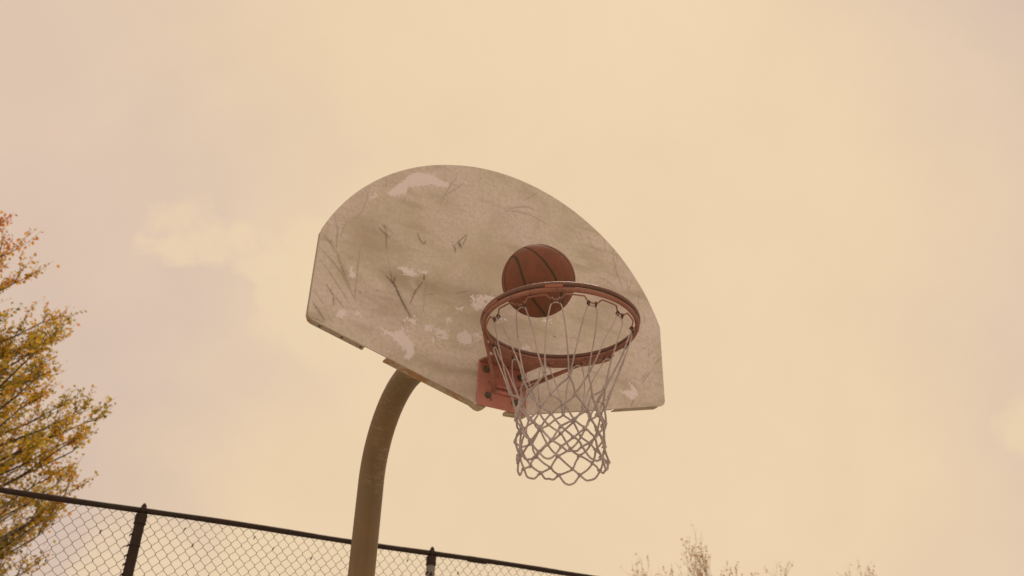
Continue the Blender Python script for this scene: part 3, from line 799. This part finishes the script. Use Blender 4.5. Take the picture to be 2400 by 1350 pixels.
for j, k in ((1, 7), (3, 5), (5, 2), (7, 4), (7, 9), (6, 10)):     # frayed ends
    nd = NODES[(j, k)]; b = MB()
    for f_ in range(3):
        d = Vector((nr.uniform(-1, 1), nr.uniform(-1, 1), nr.uniform(-1.2, 0.2))).normalized()
        b.tube([nd, nd + d*0.006, nd + d*0.012 + Vector((0, 0, -0.003))], [0.0009, 0.0007, 0.0003], 4)
    b.build("frayed_end", M_cord, net, smooth=True)

# ------------------------------------------------------------------ ball
def build_ball():
    BR = 0.1195; bc = Vector((-0.036, -0.31, 3.222)); b = MB(); nu, nv = 288, 144
    # ball axes: A = normal of the main great circle, see the two near-parallel channels across its face
    view = (CAM - bc).normalized(); rt = RIGHT; up = UP
    nrm_img = (rt*0.86 + up*0.51).normalized()           # across the channels, in the picture
    th = math.radians(23)
    A_ = (nrm_img*math.cos(th) - view*math.sin(th)).normalized()
    along = A_.cross(view).normalized()
    B0 = A_.cross(along)
    if B0.dot(view) < 0: B0 = -B0
    tb = math.radians(9); B_ = (B0*math.cos(tb) + along*math.sin(tb)).normalized(); C_ = A_.cross(B_)
    V = []
    for i in range(nv+1):
        ph = math.pi*i/nv
        for j in range(nu):
            t_ = 2*math.pi*j/nu; V.append((math.sin(ph)*math.cos(t_), math.sin(ph)*math.sin(t_), math.cos(ph)))
    V = np.array(V); A = V @ np.array(A_); Bq = V @ np.array(B_); Cq = V @ np.array(C_)
    ang = np.degrees(np.arcsin(np.clip(A, -1, 1)))
    d1 = np.abs(ang); d2 = np.abs(np.abs(ang) - np.degrees(np.arcsin(0.72 - 0.40*Cq**2))); d3 = np.abs(np.degrees(np.arcsin(np.clip(Bq, -1, 1))))
    d = np.minimum(np.minimum(d1, d2), d3); seam = np.clip((2.1 - d)/0.9, 0, 1)
    rr_ = BR*(1 - 0.016*seam)
    X = V*rr_[:, None]
    f = []
    for i in range(nv):
        for j in range(nu):
            j2 = (j+1) % nu; q = (i*nu+j, (i+1)*nu+j, (i+1)*nu+j2, i*nu+j2); f.append(q)
    me = bpy.data.meshes.new("basketball"); me.from_pydata(X.tolist(), [], f); me.update(); me.materials.append(M_ball)
    me.polygons.foreach_set("use_smooth", [True]*len(me.polygons))
    at = me.attributes.new("seam", 'FLOAT', 'POINT'); at.data.foreach_set("value", seam.astype(np.float32))
    return tag(link("basketball", me, None, bc), "worn orange-brown basketball in mid-air above the red rim", "basketball")
build_ball()

# ------------------------------------------------------------------ trees
def leaf_mesh(name, C, S, T, mat, seed):
    """many small folded leaves: centres C, sizes S, tints T"""
    r = np.random.default_rng(seed); n = len(C)
    d = r.normal(size=(n, 3)); d[:, 2] -= 0.35; d /= np.linalg.norm(d, axis=1)[:, None]
    e = r.normal(size=(n, 3)); e -= d*(e*d).sum(1)[:, None]; e /= np.linalg.norm(e, axis=1)[:, None]
    nn = np.cross(d, e); S = S[:, None]
    v = np.stack([C, C + d*S*0.5 + e*S*0.36 + nn*S*0.12, C + d*S, C + d*S*0.5 - e*S*0.36 + nn*S*0.12], 1).reshape(-1, 3)
    i = np.arange(n)*4; f = np.concatenate([np.stack([i, i+1, i+2], 1), np.stack([i, i+2, i+3], 1)])
    me = bpy.data.meshes.new(name); me.from_pydata(v.tolist(), [], f.tolist()); me.update(); me.materials.append(mat)
    at = me.attributes.new("tint", 'FLOAT', 'POINT'); at.data.foreach_set("value", np.repeat(T, 4).astype(np.float32))
    return me
def limb_path(p, d, L, n, rnd, lift=0.25, wob=0.12):
    pts = [p.copy()]; d = d.normalized()
    for i in range(n):
        d = (d + Vector((rnd.uniform(-1, 1), rnd.uniform(-1, 1), rnd.uniform(-1, 1)))*wob + Vector((0, 0, lift/n))).normalized()
        pts.append(pts[-1] + d*(L/n))
    return pts
def leafy_tree():
    rnd = random.Random(21); base = Vector((-5.0, 13.2, 0))
    tree = tag(empty("leafy_tree", base), "leafy autumn tree with yellow-green and orange leaves behind the fence", "tree")
    tr = MB(); tp = [base + Vector((0.10*math.sin(z*0.7), 0.08*math.cos(z*0.9), z)) for z in np.linspace(0, 10.4, 28)]
    tr.tube(tp, [0.23*(1 - z/12.2)**0.9 + (0.10*math.exp(-z*2.5)) for z in np.linspace(0, 10.8, 28)], 12)
    trunk = tr.build("trunk", M_bark, tree, smooth=True)
    br = MB(); CC = []; SS = []; TT = []
    def twig(pts, dens, size):
        for a, b in zip(pts[:-1], pts[1:]):
            for _ in range(dens):
                c = a.lerp(b, rnd.random()) + Vector((rnd.gauss(0, 1), rnd.gauss(0, 1), rnd.gauss(0, 1)))*0.028
                CC.append(c[:]); SS.append(size*rnd.uniform(0.55, 1.15))
                ti = 0.30 + 0.17*rnd.gauss(0, 1) + min(0.55, max(0.0, (c.z - 8.5)*0.45)) + 0.10*math.sin(c.x*2.1 + c.z*1.7 + c.y)
                TT.append(min(1, max(0, ti)))
    PROF = [(1.0, 2.2), (2.2, 3.2), (3.4, 3.7), (4.6, 3.95), (5.7, 4.05), (7.0, 3.95), (7.7, 3.55), (8.5, 3.2), (9.2, 2.0), (10.2, 1.3), (11.2, 0.6), (12.0, 0.25)]
    def crown_r(z): return float(np.interp(z, [q[0] for q in PROF], [q[1] for q in PROF]))
    tips = []
    for i in range(64):
        z = 2.4 + 9.0*((i + 0.5)/64)**0.95; az = i*2.399 + rnd.uniform(-.25, .25)
        tips.append((z, az, crown_r(z)*rnd.uniform(0.70, 0.97)))
    # plumes on the side towards the court
    for rr_, z in ((1.55, 10.2), (1.45, 9.6), (1.95, 9.1), (1.7, 9.2), (2.85, 8.75), (3.0, 8.55), (3.15, 8.15), (2.7, 8.2), (2.9, 7.6), (3.5, 7.4), (3.75, 7.2), (3.95, 6.9), (3.9, 6.5), (3.5, 6.7), (3.8, 6.15),
                   (4.0, 5.65), (3.6, 5.8), (3.9, 5.3), (3.8, 4.95), (3.6, 4.5), (3.3, 4.2), (3.5, 5.1), (3.2, 6.2), (3.0, 7.0), (2.6, 7.9), (3.3, 5.5), (3.1, 4.8), (3.75, 4.0), (3.4, 3.5)):
        tips.append((z, rnd.uniform(-0.22, 0.22), rr_))
    for i in range(26):
        z = 3.4 + 6.4*(i/25.0); tips.append((z, rnd.choice((-1, 1))*rnd.uniform(0.25, 0.95), crown_r(z)*rnd.uniform(0.80, 1.02)))
    for z, az, rr_ in tips:
        tip = Vector((base.x + rr_*math.cos(az), base.y + rr_*math.sin(az), z))
        z0 = max(1.3, z - rr_*math.tan(math.radians(rnd.uniform(30, 46)))); z0 = min(z0, 10.3)
        st = base + Vector((0.10*math.sin(z0*0.7), 0.08*math.cos(z0*0.9), z0)); L = (tip - st).length
        ctrl = st.lerp(tip, 0.5) + Vector((0, 0, -0.10*L)) + Vector((rnd.uniform(-1, 1), rnd.uniform(-1, 1), 0))*0.05*L
        n = 9; pts = []
        for i in range(n + 1):
            t_ = i/n; q = st*(1-t_)**2 + ctrl*(2*t_*(1-t_)) + tip*t_*t_
            pts.append(q + Vector((rnd.gauss(0, 1), rnd.gauss(0, 1), rnd.gauss(0, 1)))*0.02*(1 if 0 < i else 0))
        r0 = 0.012 + 0.010*L
        br.tube(pts, [r0*(1 - 0.86*i/n) + 0.0015 for i in range(n+1)], 6)
        for i in range(3, n+1):
            fwd = (pts[i] - pts[i-1]).normalized()
            for s_ in range(3):
                a = rnd.uniform(0, 6.283); q = Vector((math.cos(a), math.sin(a), rnd.uniform(-0.25, 0.7))).normalized()
                dd = (fwd*1.0 + q*0.60).normalized()
                l2 = rnd.uniform(0.35, 0.75)*(0.55 + 0.6*(1 - i/n))
                p2 = limb_path(pts[i], dd, l2, 4, rnd, 0.25, 0.06)
                br.tube(p2, [0.008, 0.0065, 0.005, 0.004, 0.0025], 4, cap=False)
                twig(p2[2:], 3, 0.074)
                for t_ in range(3):
                    w = rnd.randint(1, 4); a = rnd.uniform(0, 6.283); q = Vector((math.cos(a), math.sin(a), rnd.uniform(-0.2, 0.8)))
                    fw = (p2[w] - p2[w-1]).normalized(); p3 = limb_path(p2[w], fw*1.0 + q*0.5, rnd.uniform(0.18, 0.42), 3, rnd, 0.25, 0.06)
                    br.tube(p3, [0.004, 0.003, 0.0025, 0.0015], 3, cap=False); twig(p3, 3, 0.070)
    br.build("branches", M_bark, trunk, smooth=True)["kind"] = "stuff"
    me = leaf_mesh("crown", np.array(CC), np.array(SS), np.array(TT), M_leaf, 3)
    o = link("crown", me, tree); o["kind"] = "stuff"
    print("leaves", len(CC))
leafy_tree()

def bare_tree(px_base, top, spread, seed, label, thick=1.0, buds=True, name="bare_tree"):
    rnd = random.Random(seed); base = Vector(px_base)
    tree = tag(empty(name, base), label, "tree", "bare trees beyond the fence")
    H = top*0.92; tr = MB(); hz = H*0.42
    tp = [base + Vector((0.06*math.sin(z), 0.05*math.cos(1.3*z), z)) for z in np.linspace(0, hz, 10)]
    tr.tube(tp, [0.16*thick*(1 - 0.35*i/9) for i in range(10)], 10); trunk = tr.build("trunk", M_twig, tree, smooth=True)
    b = MB(); CC = []
    def grow(p, d, L, r, lev):
        n = 5; pts = limb_path(p, d, L, n, rnd, 0.30, 0.13); b.tube(pts, [r*(1 - 0.45*i/n) for i in range(n+1)], 5 if lev < 2 else 3, cap=False)
        if lev >= 6:
            for q in pts[1:]:
                if rnd.random() < 0.32: CC.append((q + Vector((rnd.gauss(0, .02), rnd.gauss(0, .02), rnd.gauss(0, .02))))[:])
            return
        for c in range(3 if lev < 5 else 2):
            i = n if c == 0 else rnd.randint(2, n)
            a = rnd.uniform(0, 6.283); fw = (pts[i] - pts[i-1]).normalized()
            q = Vector((math.cos(a), math.sin(a), rnd.uniform(-0.1, 0.4))); dd = fw + q*(0.35 if c == 0 else 0.75)*spread
            grow(pts[i], dd, L*rnd.uniform(0.55, 0.74), max(r*0.58, 0.0045), lev+1)
    for k in range(5):
        a = k*2*math.pi/5 + rnd.uniform(-.3, .3); grow(tp[-1 - (k % 2)], Vector((math.cos(a)*0.55*spread, math.sin(a)*0.55*spread, 1)), H*0.235*rnd.uniform(0.85, 1.15), 0.06*thick, 1)
    V = np.array(b.v); zt = np.percentile(V[:, 2], 99.6); z0_ = tp[-2].z; k_ = (top - z0_)/(zt - z0_)
    def fit(v): return (v[0], v[1], z0_ + (v[2] - z0_)*k_ if v[2] > z0_ else v[2])
    b.v = [fit(v) for v in b.v]; CC = [fit(v) for v in CC]
    b.build("branches", M_twig, trunk, smooth=True)["kind"] = "stuff"
    me = leaf_mesh("buds", np.array(CC), np.full(len(CC), 0.075), np.random.default_rng(seed).random(len(CC)), M_bud, seed)
    o = link("buds", me, tree); o["kind"] = "stuff"
bare_tree((17.70, 20.8, 0), 8.75, 1.0, 4, "bare-branched tree with tan buds at the left of the distant treetops")
bare_tree((18.70, 19.95, 0), 9.25, 1.15, 9, "tallest bare-branched tree in the distant treetops beyond the fence")
bare_tree((23.03, 21.34, 0), 8.85, 0.75, 17, "thin bare treetop just right of the tallest distant tree")
bare_tree((28.40, 24.38, 0), 10.15, 0.7, 23, "faintest bare treetop at the right end of the distant trees")

for o in bpy.data.objects:
    if "_w" in o: del o["_w"]
